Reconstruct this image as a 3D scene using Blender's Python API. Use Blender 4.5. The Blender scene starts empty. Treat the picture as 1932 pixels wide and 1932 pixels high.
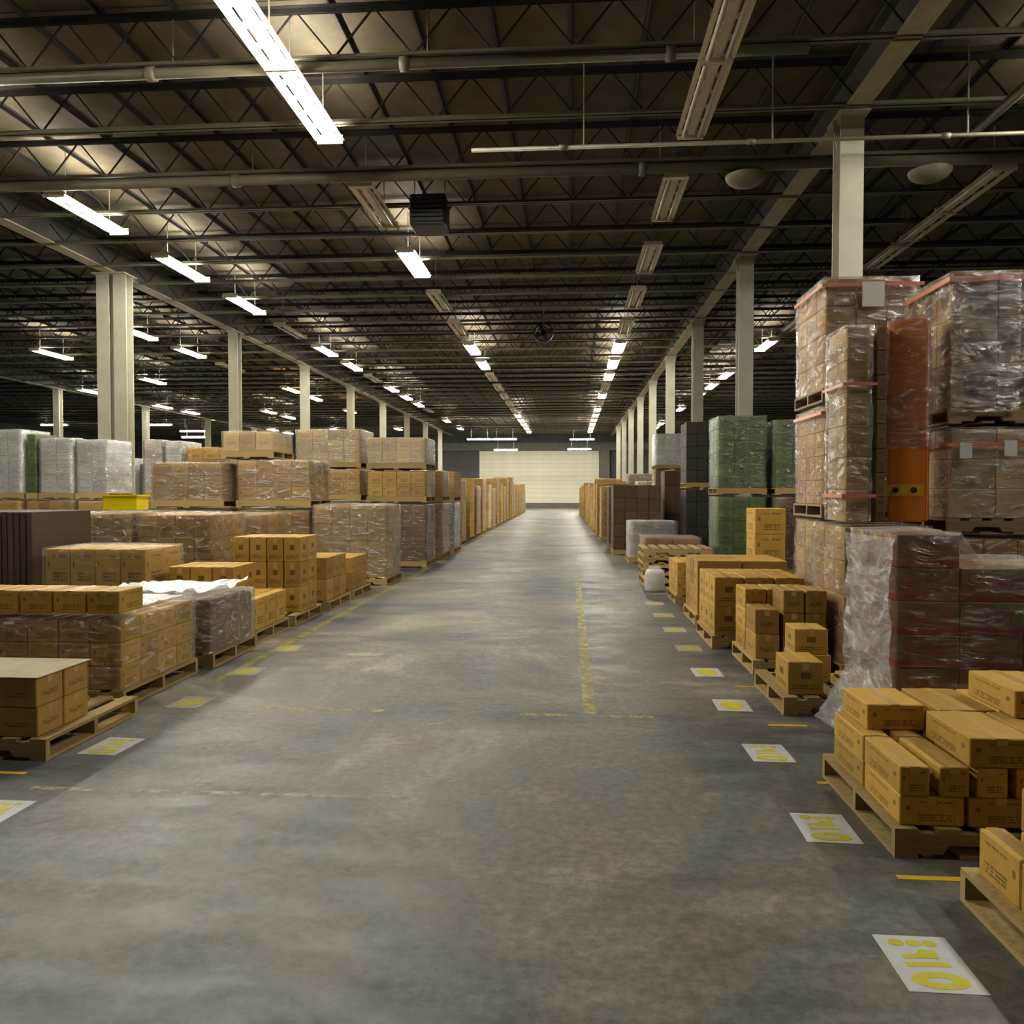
import bpy, bmesh, math, random
from mathutils import Vector, Matrix, noise

random.seed(7)
scene = bpy.context.scene
COL = scene.collection
R = math.radians

# ------------------------------------------------------------------ camera
cam_data = bpy.data.cameras.new('camera')
cam = bpy.data.objects.new('camera', cam_data)
COL.objects.link(cam)
cam.location = (0.0, 0.0, 1.6)
cam.rotation_euler = (R(90 - 1.451), 0.0, R(4.155))
cam_data.sensor_width = 36.0
cam_data.lens = 1500.0 / 1932.0 * 36.0
cam_data.clip_start = 0.05
cam_data.clip_end = 300.0
scene.camera = cam

# ------------------------------------------------------------------ world and exposure (indoor hall: lit by its tube lights)
world = bpy.data.worlds.new('hall')
scene.world = world
world.use_nodes = True
world.node_tree.nodes['Background'].inputs[0].default_value = (0.9, 0.95, 1.0, 1)
world.node_tree.nodes['Background'].inputs[1].default_value = 0.004
scene.view_settings.view_transform = 'Standard'
scene.view_settings.look = 'None'
scene.view_settings.gamma = 1.0
scene.view_settings.use_curve_mapping = False
scene.view_settings.exposure = 0.0
TUBE_POWER = 250.0
scene.cycles.max_bounces = 6
scene.cycles.diffuse_bounces = 3
scene.cycles.glossy_bounces = 3
scene.cycles.transparent_max_bounces = 12
scene.cycles.adaptive_threshold = 0.06

# ------------------------------------------------------------------ materials
def new_mat(name):
    m = bpy.data.materials.new(name)
    m.use_nodes = True
    nt = m.node_tree
    b = nt.nodes['Principled BSDF']
    return m, nt, b

def N(nt, kind, **kw):
    n = nt.nodes.new(kind)
    for k, v in kw.items():
        if k.startswith('_'):
            setattr(n, k[1:], v)
        else:
            n.inputs[k.replace('__', ' ')].default_value = v
    return n

def noise_node(nt, scale, detail=4.0, rough=0.55, coord='Object', stretch=None):
    tc = nt.nodes.new('ShaderNodeTexCoord')
    n = nt.nodes.new('ShaderNodeTexNoise')
    n.inputs['Scale'].default_value = scale
    n.inputs['Detail'].default_value = detail
    n.inputs['Roughness'].default_value = rough
    if stretch:
        mp = nt.nodes.new('ShaderNodeMapping')
        mp.inputs['Scale'].default_value = stretch
        nt.links.new(tc.outputs[coord], mp.inputs['Vector'])
        nt.links.new(mp.outputs[0], n.inputs['Vector'])
    else:
        nt.links.new(tc.outputs[coord], n.inputs['Vector'])
    return n

def ramp(nt, src, stops):
    r = nt.nodes.new('ShaderNodeValToRGB')
    cr = r.color_ramp
    while len(cr.elements) < len(stops):
        cr.elements.new(0.5)
    for e, (p, c) in zip(cr.elements, stops):
        e.position = p
        e.color = c if len(c) == 4 else (*c, 1)
    nt.links.new(src, r.inputs[0])
    return r

def mixc(nt, fac, a, b, mode='MIX'):
    m = nt.nodes.new('ShaderNodeMix')
    m.data_type = 'RGBA'
    m.blend_type = mode
    for sock, v in ((m.inputs[0], fac), (m.inputs[6], a), (m.inputs[7], b)):
        if hasattr(v, 'links') or isinstance(v, bpy.types.NodeSocket):
            nt.links.new(v, sock)
        else:
            sock.default_value = v if not isinstance(v, tuple) or len(v) == 4 else (*v, 1)
    return m.outputs[2]

def mth(nt, op, a, b=0.0, clamp=False):
    m = nt.nodes.new('ShaderNodeMath')
    m.operation = op
    m.use_clamp = clamp
    for sock, v in ((m.inputs[0], a), (m.inputs[1], b)):
        if isinstance(v, bpy.types.NodeSocket):
            nt.links.new(v, sock)
        else:
            sock.default_value = v
    return m.outputs[0]

def bump(nt, bsdf, height, strength=0.3, dist=0.01):
    b = nt.nodes.new('ShaderNodeBump')
    b.inputs['Strength'].default_value = strength
    b.inputs['Distance'].default_value = dist
    nt.links.new(height, b.inputs['Height'])
    nt.links.new(b.outputs[0], bsdf.inputs['Normal'])

def tint(nt, col, amount=0.25):
    """per-object brightness variation"""
    oi = nt.nodes.new('ShaderNodeObjectInfo')
    v = mth(nt, 'MULTIPLY_ADD', oi.outputs['Random'], amount)
    nt.nodes[-1].inputs[2].default_value = 1.0 - amount * 0.5
    h = nt.nodes.new('ShaderNodeHueSaturation')
    nt.links.new(v, h.inputs['Value'])
    nt.links.new(col, h.inputs['Color'])
    return h.outputs[0]

def plain(name, color, rough=0.6, var=0.12, scale=8.0, metallic=0.0, rnd=0.12, stretch=None, bmp=0.0, spec=0.5):
    m, nt, b = new_mat(name)
    n = noise_node(nt, scale, 5, 0.6, 'Object', stretch)
    lo = tuple(c * (1 - var) for c in color)
    hi = tuple(min(1, c * (1 + var)) for c in color)
    r = ramp(nt, n.outputs[0], [(0.3, lo), (0.7, hi)])
    nt.links.new(tint(nt, r.outputs[0], rnd), b.inputs['Base Color'])
    b.inputs['Roughness'].default_value = rough
    b.inputs['Metallic'].default_value = metallic
    b.inputs['Specular IOR Level'].default_value = spec
    if bmp:
        bump(nt, b, n.outputs[0], bmp, 0.004)
    return m

def carton_mat(name, base, print_col, style=0, rnd=0.42):
    """corrugated board with printed blocks; uv: 0..1 on every face, top/bottom faces offset to v>2"""
    m, nt, b = new_mat(name)
    n = noise_node(nt, 14, 5, 0.6)
    r = ramp(nt, n.outputs[0], [(0.25, tuple(c * 0.86 for c in base)), (0.75, tuple(min(1, c * 1.1) for c in base))])
    col = tint(nt, r.outputs[0], rnd)
    uv = nt.nodes.new('ShaderNodeUVMap')
    sp = nt.nodes.new('ShaderNodeSeparateXYZ')
    nt.links.new(uv.outputs[0], sp.inputs[0])
    u, v = sp.outputs[0], sp.outputs[1]
    def band(s, a, c):
        return mth(nt, 'MULTIPLY', mth(nt, 'GREATER_THAN', s, a), mth(nt, 'LESS_THAN', s, c))
    def rect(a, c, d, e):
        return mth(nt, 'MULTIPLY', band(u, a, c), band(v, d, e))
    tn = nt.nodes.new('ShaderNodeTexNoise')
    tn.inputs['Scale'].default_value = 1.0
    tn.inputs['Detail'].default_value = 2.0
    mp = nt.nodes.new('ShaderNodeMapping')
    mp.inputs['Scale'].default_value = (26, 5, 1)
    nt.links.new(uv.outputs[0], mp.inputs['Vector'])
    nt.links.new(mp.outputs[0], tn.inputs['Vector'])
    glyph = mth(nt, 'MULTIPLY', mth(nt, 'GREATER_THAN', tn.outputs[0], 0.45), mth(nt, 'GREATER_THAN', mth(nt, 'SINE', mth(nt, 'MULTIPLY', v, 72.0)), -0.35))
    if style == 0:      # line of print low on the face, mark on the upper left, thin frame
        mask = mth(nt, 'MULTIPLY', rect(0.28, 0.86, 0.16, 0.42), glyph)
        mask = mth(nt, 'MAXIMUM', mask, mth(nt, 'MULTIPLY', rect(0.3, 0.85, 0.74, 0.84), glyph))
        mask = mth(nt, 'MAXIMUM', mask, rect(0.1, 0.17, 0.52, 0.68))
    elif style == 1:    # bands along the bottom of the face
        mask = mth(nt, 'MAXIMUM', band(v, 0.03, 0.2), mth(nt, 'MULTIPLY', rect(0.15, 0.85, 0.35, 0.6), glyph))
    elif style == 2:    # dark hand hole and print
        mask = mth(nt, 'MAXIMUM', rect(0.36, 0.64, 0.48, 0.68), mth(nt, 'MULTIPLY', rect(0.12, 0.88, 0.12, 0.3), glyph))
    elif style == 3:    # round mark
        du = mth(nt, 'SUBTRACT', u, 0.5)
        dv = mth(nt, 'SUBTRACT', v, 0.5)
        rr = mth(nt, 'SQRT', mth(nt, 'ADD', mth(nt, 'MULTIPLY', du, du), mth(nt, 'MULTIPLY', dv, dv)))
        mask = mth(nt, 'MULTIPLY', mth(nt, 'LESS_THAN', rr, 0.26), mth(nt, 'MULTIPLY', mth(nt, 'LESS_THAN', v, 1.0), 1.0))
    else:
        mask = mth(nt, 'MULTIPLY', rect(0.2, 0.8, 0.3, 0.5), glyph)
    mask = mth(nt, 'MULTIPLY', mask, 0.9 if style == 1 else 0.68)
    col = mixc(nt, mask, col, print_col)
    seam = mth(nt, 'MULTIPLY', band(u, 0.492, 0.508), mth(nt, 'GREATER_THAN', v, 2.0))
    col = mixc(nt, seam, col, tuple(c * 0.25 for c in base))
    nt.links.new(col, b.inputs['Base Color'])
    b.inputs['Roughness'].default_value = 0.62
    b.inputs['Specular IOR Level'].default_value = 0.3
    return m

def film_mat(name, base_op, streak, white=(0.85, 0.84, 0.8), rough=0.17, dist=0.03, scale=5.5, gloss=0.55):
    m = bpy.data.materials.new(name)
    m.use_nodes = True
    nt = m.node_tree
    nt.nodes.remove(nt.nodes['Principled BSDF'])
    out = nt.nodes['Material Output']
    tr = nt.nodes.new('ShaderNodeBsdfTransparent')
    gl = nt.nodes.new('ShaderNodeBsdfGlossy')
    gl.inputs['Roughness'].default_value = rough
    gl.inputs['Color'].default_value = (0.9, 0.9, 0.9, 1)
    df = nt.nodes.new('ShaderNodeBsdfDiffuse')
    df.inputs['Color'].default_value = (*white, 1)
    n1 = noise_node(nt, scale, 5, 0.6, 'Object', (0.8, 0.8, 2.2))
    n1.inputs['Distortion'].default_value = 2.2
    bp = nt.nodes.new('ShaderNodeBump')
    bp.inputs['Strength'].default_value = 1.0
    bp.inputs['Distance'].default_value = dist
    nt.links.new(n1.outputs[0], bp.inputs['Height'])
    for s in (gl, df):
        nt.links.new(bp.outputs[0], s.inputs['Normal'])
    st = ramp(nt, n1.outputs[0], [(0.5, (0, 0, 0)), (0.6, (0.35, 0.35, 0.35)), (0.68, (1, 1, 1))])
    fr = nt.nodes.new('ShaderNodeLayerWeight')
    fr.inputs['Blend'].default_value = 0.35
    mx1 = nt.nodes.new('ShaderNodeMixShader')       # gloss against haze of the film
    mx1.inputs[0].default_value = gloss
    nt.links.new(df.outputs[0], mx1.inputs[1])
    nt.links.new(gl.outputs[0], mx1.inputs[2])
    fac = mth(nt, 'MULTIPLY_ADD', st.outputs[0], streak)
    nt.nodes[-1].inputs[2].default_value = base_op
    fac = mth(nt, 'ADD', fac, mth(nt, 'MULTIPLY', fr.outputs['Fresnel'], 0.4), True)
    mx = nt.nodes.new('ShaderNodeMixShader')
    nt.links.new(fac, mx.inputs[0])
    nt.links.new(tr.outputs[0], mx.inputs[1])
    nt.links.new(mx1.outputs[0], mx.inputs[2])
    nt.links.new(mx.outputs[0], out.inputs['Surface'])
    return m

def emit_mat(name, color, strength):
    m = bpy.data.materials.new(name)
    m.use_nodes = True
    nt = m.node_tree
    nt.nodes.remove(nt.nodes['Principled BSDF'])
    e = nt.nodes.new('ShaderNodeEmission')
    e.inputs[0].default_value = (*color, 1)
    e.inputs[1].default_value = strength
    nt.links.new(e.outputs[0], nt.nodes['Material Output'].inputs['Surface'])
    return m

def floor_mat():
    m, nt, b = new_mat('worn concrete')
    n1 = noise_node(nt, 0.42, 9, 0.68, 'Object')
    n1.inputs['Distortion'].default_value = 0.6
    n2 = noise_node(nt, 1.7, 9, 0.72, 'Object', (0.7, 2.2, 1))
    n3 = noise_node(nt, 19.0, 6, 0.75, 'Object')
    n4 = noise_node(nt, 0.8, 5, 0.6, 'Object', (1.6, 0.5, 1))
    base = ramp(nt, n1.outputs[0], [(0.4, (0.066, 0.07, 0.073)), (0.47, (0.11, 0.11, 0.102)), (0.54, (0.15, 0.136, 0.106)), (0.61, (0.25, 0.235, 0.195))])
    mod = ramp(nt, n2.outputs[0], [(0.36, (0.62, 0.63, 0.65)), (0.5, (0.95, 0.95, 0.94)), (0.62, (1.4, 1.37, 1.28))])
    c = mixc(nt, 0.85, base.outputs[0], mod.outputs[0], 'MULTIPLY')
    rust = ramp(nt, n4.outputs[0], [(0.5, (1, 1, 1)), (0.68, (1.12, 0.95, 0.74))])
    c = mixc(nt, 0.8, c, rust.outputs[0], 'MULTIPLY')
    g = ramp(nt, n3.outputs[0], [(0.4, (0.62, 0.62, 0.62)), (0.6, (1.28, 1.28, 1.28))])
    c = mixc(nt, 0.75, c, g.outputs[0], 'MULTIPLY')
    nt.links.new(c, b.inputs['Base Color'])
    rr = ramp(nt, n2.outputs[0], [(0.4, (0.4, 0.4, 0.4)), (0.6, (0.62, 0.62, 0.62))])
    nt.links.new(rr.outputs[0], b.inputs['Roughness'])
    b.inputs['Specular IOR Level'].default_value = 0.5
    bump(nt, b, n3.outputs[0], 0.15, 0.003)
    return m

def paint_mat(name, color, wear):
    m, nt, b = new_mat(name)
    n = noise_node(nt, 7.0, 8, 0.72, 'Object')
    n2 = noise_node(nt, 40.0, 4, 0.6, 'Object')
    r = ramp(nt, n2.outputs[0], [(0.3, tuple(c * 0.8 for c in color)), (0.7, color)])
    nt.links.new(r.outputs[0], b.inputs['Base Color'])
    b.inputs['Roughness'].default_value = 0.5
    a = ramp(nt, n.outputs[0], [(max(0.0, wear - 0.1), (0, 0, 0)), (min(1, wear + 0.1), (1, 1, 1))])
    nt.links.new(mth(nt, 'MULTIPLY', a.outputs[0], 0.85), b.inputs['Alpha'])
    return m

def wood_mat(name, color):
    m, nt, b = new_mat(name)
    n = noise_node(nt, 3.0, 6, 0.65, 'Generated', (1.0, 9.0, 9.0))
    n.inputs['Distortion'].default_value = 0.8
    r = ramp(nt, n.outputs[0], [(0.3, tuple(c * 0.6 for c in color)), (0.55, color), (0.8, tuple(min(1, c * 1.2) for c in color))])
    nt.links.new(tint(nt, r.outputs[0], 0.45), b.inputs['Base Color'])
    b.inputs['Roughness'].default_value = 0.75
    bump(nt, b, n.outputs[0], 0.25, 0.003)
    return m

M = {}
M['floor'] = floor_mat()
M['deck'] = plain('roof board', (0.105, 0.082, 0.046), 0.8, 0.3, 2.0, rnd=0.4)
M['tee'] = plain('dark roof steel', (0.035, 0.033, 0.03), 0.6, 0.2, 5)
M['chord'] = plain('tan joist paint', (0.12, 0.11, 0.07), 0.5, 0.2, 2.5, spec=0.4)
M['web'] = plain('shade-darkened joist bar', (0.022, 0.02, 0.017), 0.7, 0.2, 5, spec=0.2)  # near-black colour stands in for backlit shade on webs and top chords
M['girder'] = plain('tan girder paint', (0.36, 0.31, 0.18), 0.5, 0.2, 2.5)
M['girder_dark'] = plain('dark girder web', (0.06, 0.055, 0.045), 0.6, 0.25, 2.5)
M['column'] = plain('cream column paint', (0.42, 0.4, 0.3), 0.45, 0.12, 2.0, rnd=0.1)
M['pipe'] = plain('pipe paint', (0.14, 0.125, 0.08), 0.45, 0.15, 4)
M['wall_cream'] = plain('cream wall paint', (0.56, 0.53, 0.41), 0.6, 0.08, 0.8, rnd=0.1)
M['wall_dark'] = plain('dark wall', (0.04, 0.04, 0.037), 0.7, 0.2, 0.6)
M['wall_base'] = plain('dark wall bumper', (0.09, 0.08, 0.065), 0.7, 0.2, 2)
M['lamp_white'] = plain('lamp enamel', (0.62, 0.55, 0.4), 0.35, 0.08, 6)
M['tube_on'] = emit_mat('lit tube', (1.0, 0.965, 0.84), TUBE_POWER)
M['tube_amber'] = emit_mat('amber tube', (1.0, 0.62, 0.16), TUBE_POWER * 0.5)
M['tube_off'] = plain('dead tube', (0.6, 0.55, 0.42), 0.3, 0.05, 6)
M['rod'] = plain('hanger rod', (0.25, 0.23, 0.17), 0.5, 0.1, 6)
M['dark_metal'] = plain('black metal', (0.025, 0.025, 0.025), 0.5, 0.2, 6)
M['dome'] = plain('dull dome', (0.16, 0.14, 0.085), 0.5, 0.1, 6)
M['paper'] = plain('laminated sheet', (0.55, 0.56, 0.57), 0.35, 0.08, 12)
M['paper_dirty'] = plain('scuffed sheet', (0.3, 0.29, 0.25), 0.45, 0.25, 12)
M['yellow_dirty'] = plain('scuffed yellow print', (0.4, 0.35, 0.05), 0.5, 0.25, 14)
M['yellow_print'] = plain('yellow print', (0.55, 0.5, 0.02), 0.45, 0.12, 14)
M['tape_yellow'] = plain('yellow floor tape', (0.66, 0.42, 0.02), 0.5, 0.12, 14)
M['paint_worn'] = paint_mat('worn yellow paint', (0.46, 0.39, 0.1), 0.47)
M['paint_left'] = paint_mat('worn edge paint', (0.4, 0.36, 0.06), 0.47)
M['paint_pale'] = paint_mat('worn pale paint', (0.44, 0.39, 0.27), 0.47)
M['wood'] = wood_mat('pallet wood', (0.42, 0.29, 0.11))
M['wood_shaded'] = wood_mat('gap-shaded pallet wood', (0.3, 0.21, 0.11))  # duller colour carries the shade of the gaps between tower tiers
K = {}
K['tan'] = carton_mat('tan carton', (0.5, 0.295, 0.055), (0.07, 0.045, 0.02), 0)
K['tan2'] = carton_mat('tan carton hand hole', (0.49, 0.29, 0.06), (0.03, 0.02, 0.012), 2)
K['kraft'] = carton_mat('brown carton', (0.38, 0.215, 0.05), (0.06, 0.035, 0.02), 4)
K['brown'] = carton_mat('dark brown carton', (0.2, 0.12, 0.05), (0.04, 0.03, 0.02), 0)
K['corr'] = carton_mat('dark corrugated board', (0.085, 0.055, 0.035), (0.05, 0.03, 0.02), 4)
K['umber'] = carton_mat('umber carton', (0.1, 0.06, 0.035), (0.18, 0.05, 0.03), 4)
K['red'] = carton_mat('red banded carton', (0.27, 0.155, 0.065), (0.34, 0.03, 0.01), 1)
K['round'] = carton_mat('round mark carton', (0.36, 0.21, 0.07), (0.03, 0.025, 0.02), 3)
K['green'] = carton_mat('green carton', (0.085, 0.125, 0.03), (0.03, 0.04, 0.015), 2)
K['dark'] = carton_mat('blackish carton', (0.04, 0.032, 0.026), (0.015, 0.012, 0.012), 4)
K['pale'] = carton_mat('pale carton', (0.56, 0.41, 0.2), (0.3, 0.2, 0.1), 4)
K['white'] = carton_mat('white carton', (0.74, 0.74, 0.68), (0.35, 0.37, 0.33), 4)
K['orange'] = plain('orange board', (0.8, 0.24, 0.02), 0.45, 0.12, 4)
F = {'clear': film_mat('clear stretch film', 0.04, 0.55),
     'skirt': film_mat('grey stretch film', 0.05, 0.4),
     'thick': film_mat('layered stretch film', 0.1, 0.7),
     'milky': film_mat('milky stretch film', 0.45, 0.5),
     'shiny': film_mat('shiny stretch film', 0.1, 0.85, rough=0.2, dist=0.05, scale=3.6, gloss=0.65),
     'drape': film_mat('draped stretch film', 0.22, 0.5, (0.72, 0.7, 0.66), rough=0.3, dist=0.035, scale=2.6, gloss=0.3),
     'thin': film_mat('thin stretch film', 0.02, 0.22)}
M['label'] = plain('white paper label', (0.7, 0.7, 0.68), 0.5, 0.05, 20)
M['pink_tape'] = plain('pink tape', (0.6, 0.22, 0.13), 0.4, 0.1, 9)
M['clear_tape'] = plain('packing tape', (0.55, 0.36, 0.12), 0.25, 0.08, 9)
M['yellow_bin'] = plain('yellow plastic', (0.75, 0.6, 0.0), 0.4, 0.06, 5)
M['blue'] = plain('blue plastic scrap', (0.03, 0.05, 0.16), 0.4, 0.1, 5)
M['sack'] = plain('white woven sack', (0.55, 0.53, 0.5), 0.55, 0.12, 9)
M['sheet'] = plain('dusty board sheet', (0.36, 0.31, 0.19), 0.75, 0.12, 5)

# ------------------------------------------------------------------ helpers
def bm_box(bm, x0, x1, y0, y1, z0, z1):
    vs = [bm.verts.new(p) for p in ((x0, y0, z0), (x1, y0, z0), (x1, y1, z0), (x0, y1, z0),
                                    (x0, y0, z1), (x1, y0, z1), (x1, y1, z1), (x0, y1, z1))]
    for f in ((3, 2, 1, 0), (4, 5, 6, 7), (0, 1, 5, 4), (1, 2, 6, 5), (2, 3, 7, 6), (3, 0, 4, 7)):
        bm.faces.new([vs[i] for i in f])
    return vs

def bm_bar(bm, a, b, w, h=None):
    """square bar from a to b"""
    a, b = Vector(a), Vector(b)
    h = h or w
    d = (b - a).normalized()
    side = d.cross(Vector((0, 1, 0)))
    if side.length < 1e-4:
        side = Vector((1, 0, 0))
    side.normalize()
    up = side.cross(d)
    vs = []
    for p in (a, b):
        for s, t in ((-1, -1), (1, -1), (1, 1), (-1, 1)):
            vs.append(bm.verts.new(p + side * s * w / 2 + up * t * h / 2))
    for f in ((3, 2, 1, 0), (4, 5, 6, 7), (0, 1, 5, 4), (1, 2, 6, 5), (2, 3, 7, 6), (3, 0, 4, 7)):
        bm.faces.new([vs[i] for i in f])

def bm_tube(bm, a, b, r, n=10):
    a, b = Vector(a), Vector(b)
    d = (b - a).normalized()
    s = d.orthogonal().normalized()
    t = d.cross(s)
    ra, rb = [], []
    for i in range(n):
        an = 2 * math.pi * i / n
        o = s * math.cos(an) * r + t * math.sin(an) * r
        ra.append(bm.verts.new(a + o))
        rb.append(bm.verts.new(b + o))
    for i in range(n):
        j = (i + 1) % n
        bm.faces.new((ra[i], ra[j], rb[j], rb[i]))
    bm.faces.new(ra[::-1])
    bm.faces.new(rb)

def finish(bm, name, mat, smooth=False):
    bmesh.ops.recalc_face_normals(bm, faces=bm.faces[:])
    me = bpy.data.meshes.new(name)
    bm.to_mesh(me)
    bm.free()
    me.materials.append(mat)
    if smooth:
        for p in me.polygons:
            p.use_smooth = True
    return me

def obj(name, me, parent=None, loc=(0, 0, 0), rz=0.0):
    o = bpy.data.objects.new(name, me)
    COL.objects.link(o)
    o.location = loc
    if rz:
        o.rotation_euler = (0, 0, rz)
    if parent is not None:
        o.parent = parent
    return o

def tag(o, label, cat, group=None):
    o['label'] = label
    o['category'] = cat
    if group:
        o['group'] = group
    return o

def thing(name, label, cat, loc=(0, 0, 0), rz=0.0, group=None):
    return tag(obj(name, None, None, loc, rz), label, cat, group)

def struct(o):
    o['kind'] = 'structure'
    return o

def box_mesh(name, mat, *ext):
    bm = bmesh.new()
    bm_box(bm, *ext)
    return finish(bm, name, mat)

ORD = ['first', 'second', 'third', 'fourth', 'fifth', 'sixth', 'seventh', 'eighth', 'ninth', 'tenth', 'eleventh', 'twelfth',
       'thirteenth', 'fourteenth', 'fifteenth', 'sixteenth', 'seventeenth', 'eighteenth', 'nineteenth', 'twentieth']

# ------------------------------------------------------------------ the shell
XL, XR, Y0, Y1, ZC = -46.0, 20.0, -8.0, 80.0, 8.0
floor = struct(obj('floor', box_mesh('floor', M['floor'], XL, XR, Y0, Y1, -0.2, 0.0)))
wl = struct(obj('wall_left', box_mesh('wall_left', M['wall_dark'], XL - 0.2, XL, Y0, Y1, 0, ZC + 0.2)))
wr = struct(obj('wall_right', box_mesh('wall_right', M['wall_dark'], XR, XR + 0.2, Y0, Y1, 0, ZC + 0.2)))
wf = struct(obj('wall_front', box_mesh('wall_front', M['wall_dark'], XL - 0.2, XR + 0.2, Y0 - 0.2, Y0, 0, ZC + 0.2)))
wb = struct(obj('wall_back', box_mesh('wall_back', M['wall_dark'], XL - 0.2, XR + 0.2, Y1, Y1 + 0.2, 0, ZC + 0.2)))
# cream siding boards across the end of the aisle, ledge and bumper
nb = 11
bh = (5.72 - 1.05) / nb
me = box_mesh('siding_board', M['wall_cream'], -9.1, 2.9, -0.06, 0.0, 0.012, bh)
for i in range(nb):
    obj('siding_board', me, wb, (0, Y1, 1.05 + i * bh))
obj('wall_ledge', box_mesh('wall_ledge', M['wall_cream'], -9.1, 2.9, -0.35, 0.0, 0.5, 1.05), wb, (0, Y1, 0))
obj('wall_bumper', box_mesh('wall_bumper', M['wall_base'], -9.1, 2.9, -0.3, 0.0, 0.0, 0.5), wb, (0, Y1, 0))
obj('wall_header', box_mesh('wall_header', M['wall_base'], -14, 8, -0.5, 0.0, 5.74, 6.5), wb, (0, Y1, 0))
pil = box_mesh('wall_pilaster', M['wall_base'], -0.5, 0.5, -0.5, 0.0, 0.0, 5.74)
obj('wall_pilaster', pil, wb, (3.45, Y1, 0))

# ceiling: backing slab, board panels between dark tees, bar joists below
ceiling = struct(obj('ceiling', box_mesh('ceiling', M['tee'], XL, XR, Y0, Y1, ZC + 0.06, ZC + 0.25)))
PITCH_X, PITCH_Y, JY0 = 1.04, 1.7625, 6.75
panel = box_mesh('roof_panel', M['deck'], 0.02, PITCH_X - 0.02, 0.01, PITCH_Y - 0.01, 0.0, 0.055)
cells = []
ny = int((Y1 - JY0) / PITCH_Y)
nx0, nx1 = int(XL / PITCH_X) + 1, int(XR / PITCH_X) - 1
for j in range(-8, ny):
    for i in range(nx0, nx1):
        x, y = i * PITCH_X, JY0 + j * PITCH_Y
        seen = y > 8.5 and -0.74 * (y + 1.8) < x + 0.5 < 0.6 * (y + 1.8)
        cells.append((0 if seen else 1, y * y + 0.3 * x * x, x, y))
cells.sort()
for c in cells[:290]:
    obj('roof_panel', panel, ceiling, (c[2], c[3], ZC))
bm = bmesh.new()
for c in cells[290:]:
    bm_box(bm, c[2] + 0.02, c[2] + PITCH_X - 0.02, c[3] + 0.01, c[3] + PITCH_Y - 0.01, ZC, ZC + 0.055)
rest = obj('distant_roof_decking', finish(bm, 'distant_roof_decking', M['deck']), ceiling)
rest['kind'] = 'stuff'
bm = bmesh.new()
bm_box(bm, -0.045, 0.045, Y0, Y1, -0.012, 0.0)
bm_box(bm, -0.012, 0.012, Y0, Y1, -0.09, -0.012)
tee = finish(bm, 'roof_tee', M['tee'])
for i in range(nx0, nx1 + 1):
    obj('roof_tee', tee, ceiling, (i * PITCH_X, 0, ZC))
# joist meshes: double-angle chords and a zigzag web
ZB = 7.2
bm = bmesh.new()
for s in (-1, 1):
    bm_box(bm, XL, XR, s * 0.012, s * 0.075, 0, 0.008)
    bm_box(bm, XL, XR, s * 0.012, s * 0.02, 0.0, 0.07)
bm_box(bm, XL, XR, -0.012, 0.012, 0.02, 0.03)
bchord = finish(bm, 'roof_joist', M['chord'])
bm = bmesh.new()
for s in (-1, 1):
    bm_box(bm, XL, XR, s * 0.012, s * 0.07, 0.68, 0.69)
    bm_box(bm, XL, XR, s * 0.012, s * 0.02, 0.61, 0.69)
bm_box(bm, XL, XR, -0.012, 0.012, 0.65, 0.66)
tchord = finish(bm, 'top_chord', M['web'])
bm = bmesh.new()
x = XL + 0.3
zig = []
while x < XR - 1.0:
    zig += [(x, 0, 0.03), (x + 0.52, 0, 0.66)]
    x += 1.04
for a, b in zip(zig, zig[1:]):
    bm_bar(bm, a, b, 0.022)
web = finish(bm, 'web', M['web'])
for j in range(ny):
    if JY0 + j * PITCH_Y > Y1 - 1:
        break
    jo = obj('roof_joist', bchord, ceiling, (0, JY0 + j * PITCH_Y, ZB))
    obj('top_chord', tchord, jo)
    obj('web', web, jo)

# ------------------------------------------------------------------ columns and girders
def i_section(bm, w, d, tf, tw, z0, z1, cx=0.0):
    """flanges face the camera (-y / +y)"""
    bm_box(bm, cx - w / 2, cx + w / 2, -d / 2, -d / 2 + tf, z0, z1)
    bm_box(bm, cx - w / 2, cx + w / 2, d / 2 - tf, d / 2, z0, z1)
    bm_box(bm, cx - tw / 2, cx + tw / 2, -d / 2 + tf, d / 2 - tf, z0, z1)

GZ = 7.2
def column_mesh(double=False):
    bm = bmesh.new()
    for cx in ((-0.225, 0.225) if double else (0.0,)):
        i_section(bm, 0.34, 0.34, 0.022, 0.016, 0.02, GZ - 0.03, cx)
    return finish(bm, 'shaft', M['column'])
sh1, sh2 = column_mesh(), column_mesh(True)
plate = box_mesh('base_plate', M['girder_dark'], -0.26, 0.26, -0.26, 0.26, 0, 0.02)
plate2 = box_mesh('base_plate', M['girder_dark'], -0.5, 0.5, -0.26, 0.26, 0, 0.02)
cap = box_mesh('cap_plate', M['column'], -0.22, 0.22, -0.3, 0.3, GZ - 0.03, GZ)
cap2 = box_mesh('cap_plate', M['column'], -0.44, 0.44, -0.3, 0.3, GZ - 0.03, GZ)
bm = bmesh.new()
for s in (-1, 1):
    vs = [bm.verts.new(p) for p in ((s * 0.17, -0.01, GZ - 0.45), (s * 0.17, -0.01, GZ - 0.03), (s * 0.24, -0.01, GZ - 0.03),
                                    (s * 0.17, 0.01, GZ - 0.45), (s * 0.17, 0.01, GZ - 0.03), (s * 0.24, 0.01, GZ - 0.03))]
    for f in ((0, 1, 2), (5, 4, 3), (0, 3, 4, 1), (1, 4, 5, 2), (2, 5, 3, 0)):
        bm.faces.new([vs[i] for i in f])
bracket = finish(bm, 'bracket', M['column'])
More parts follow.
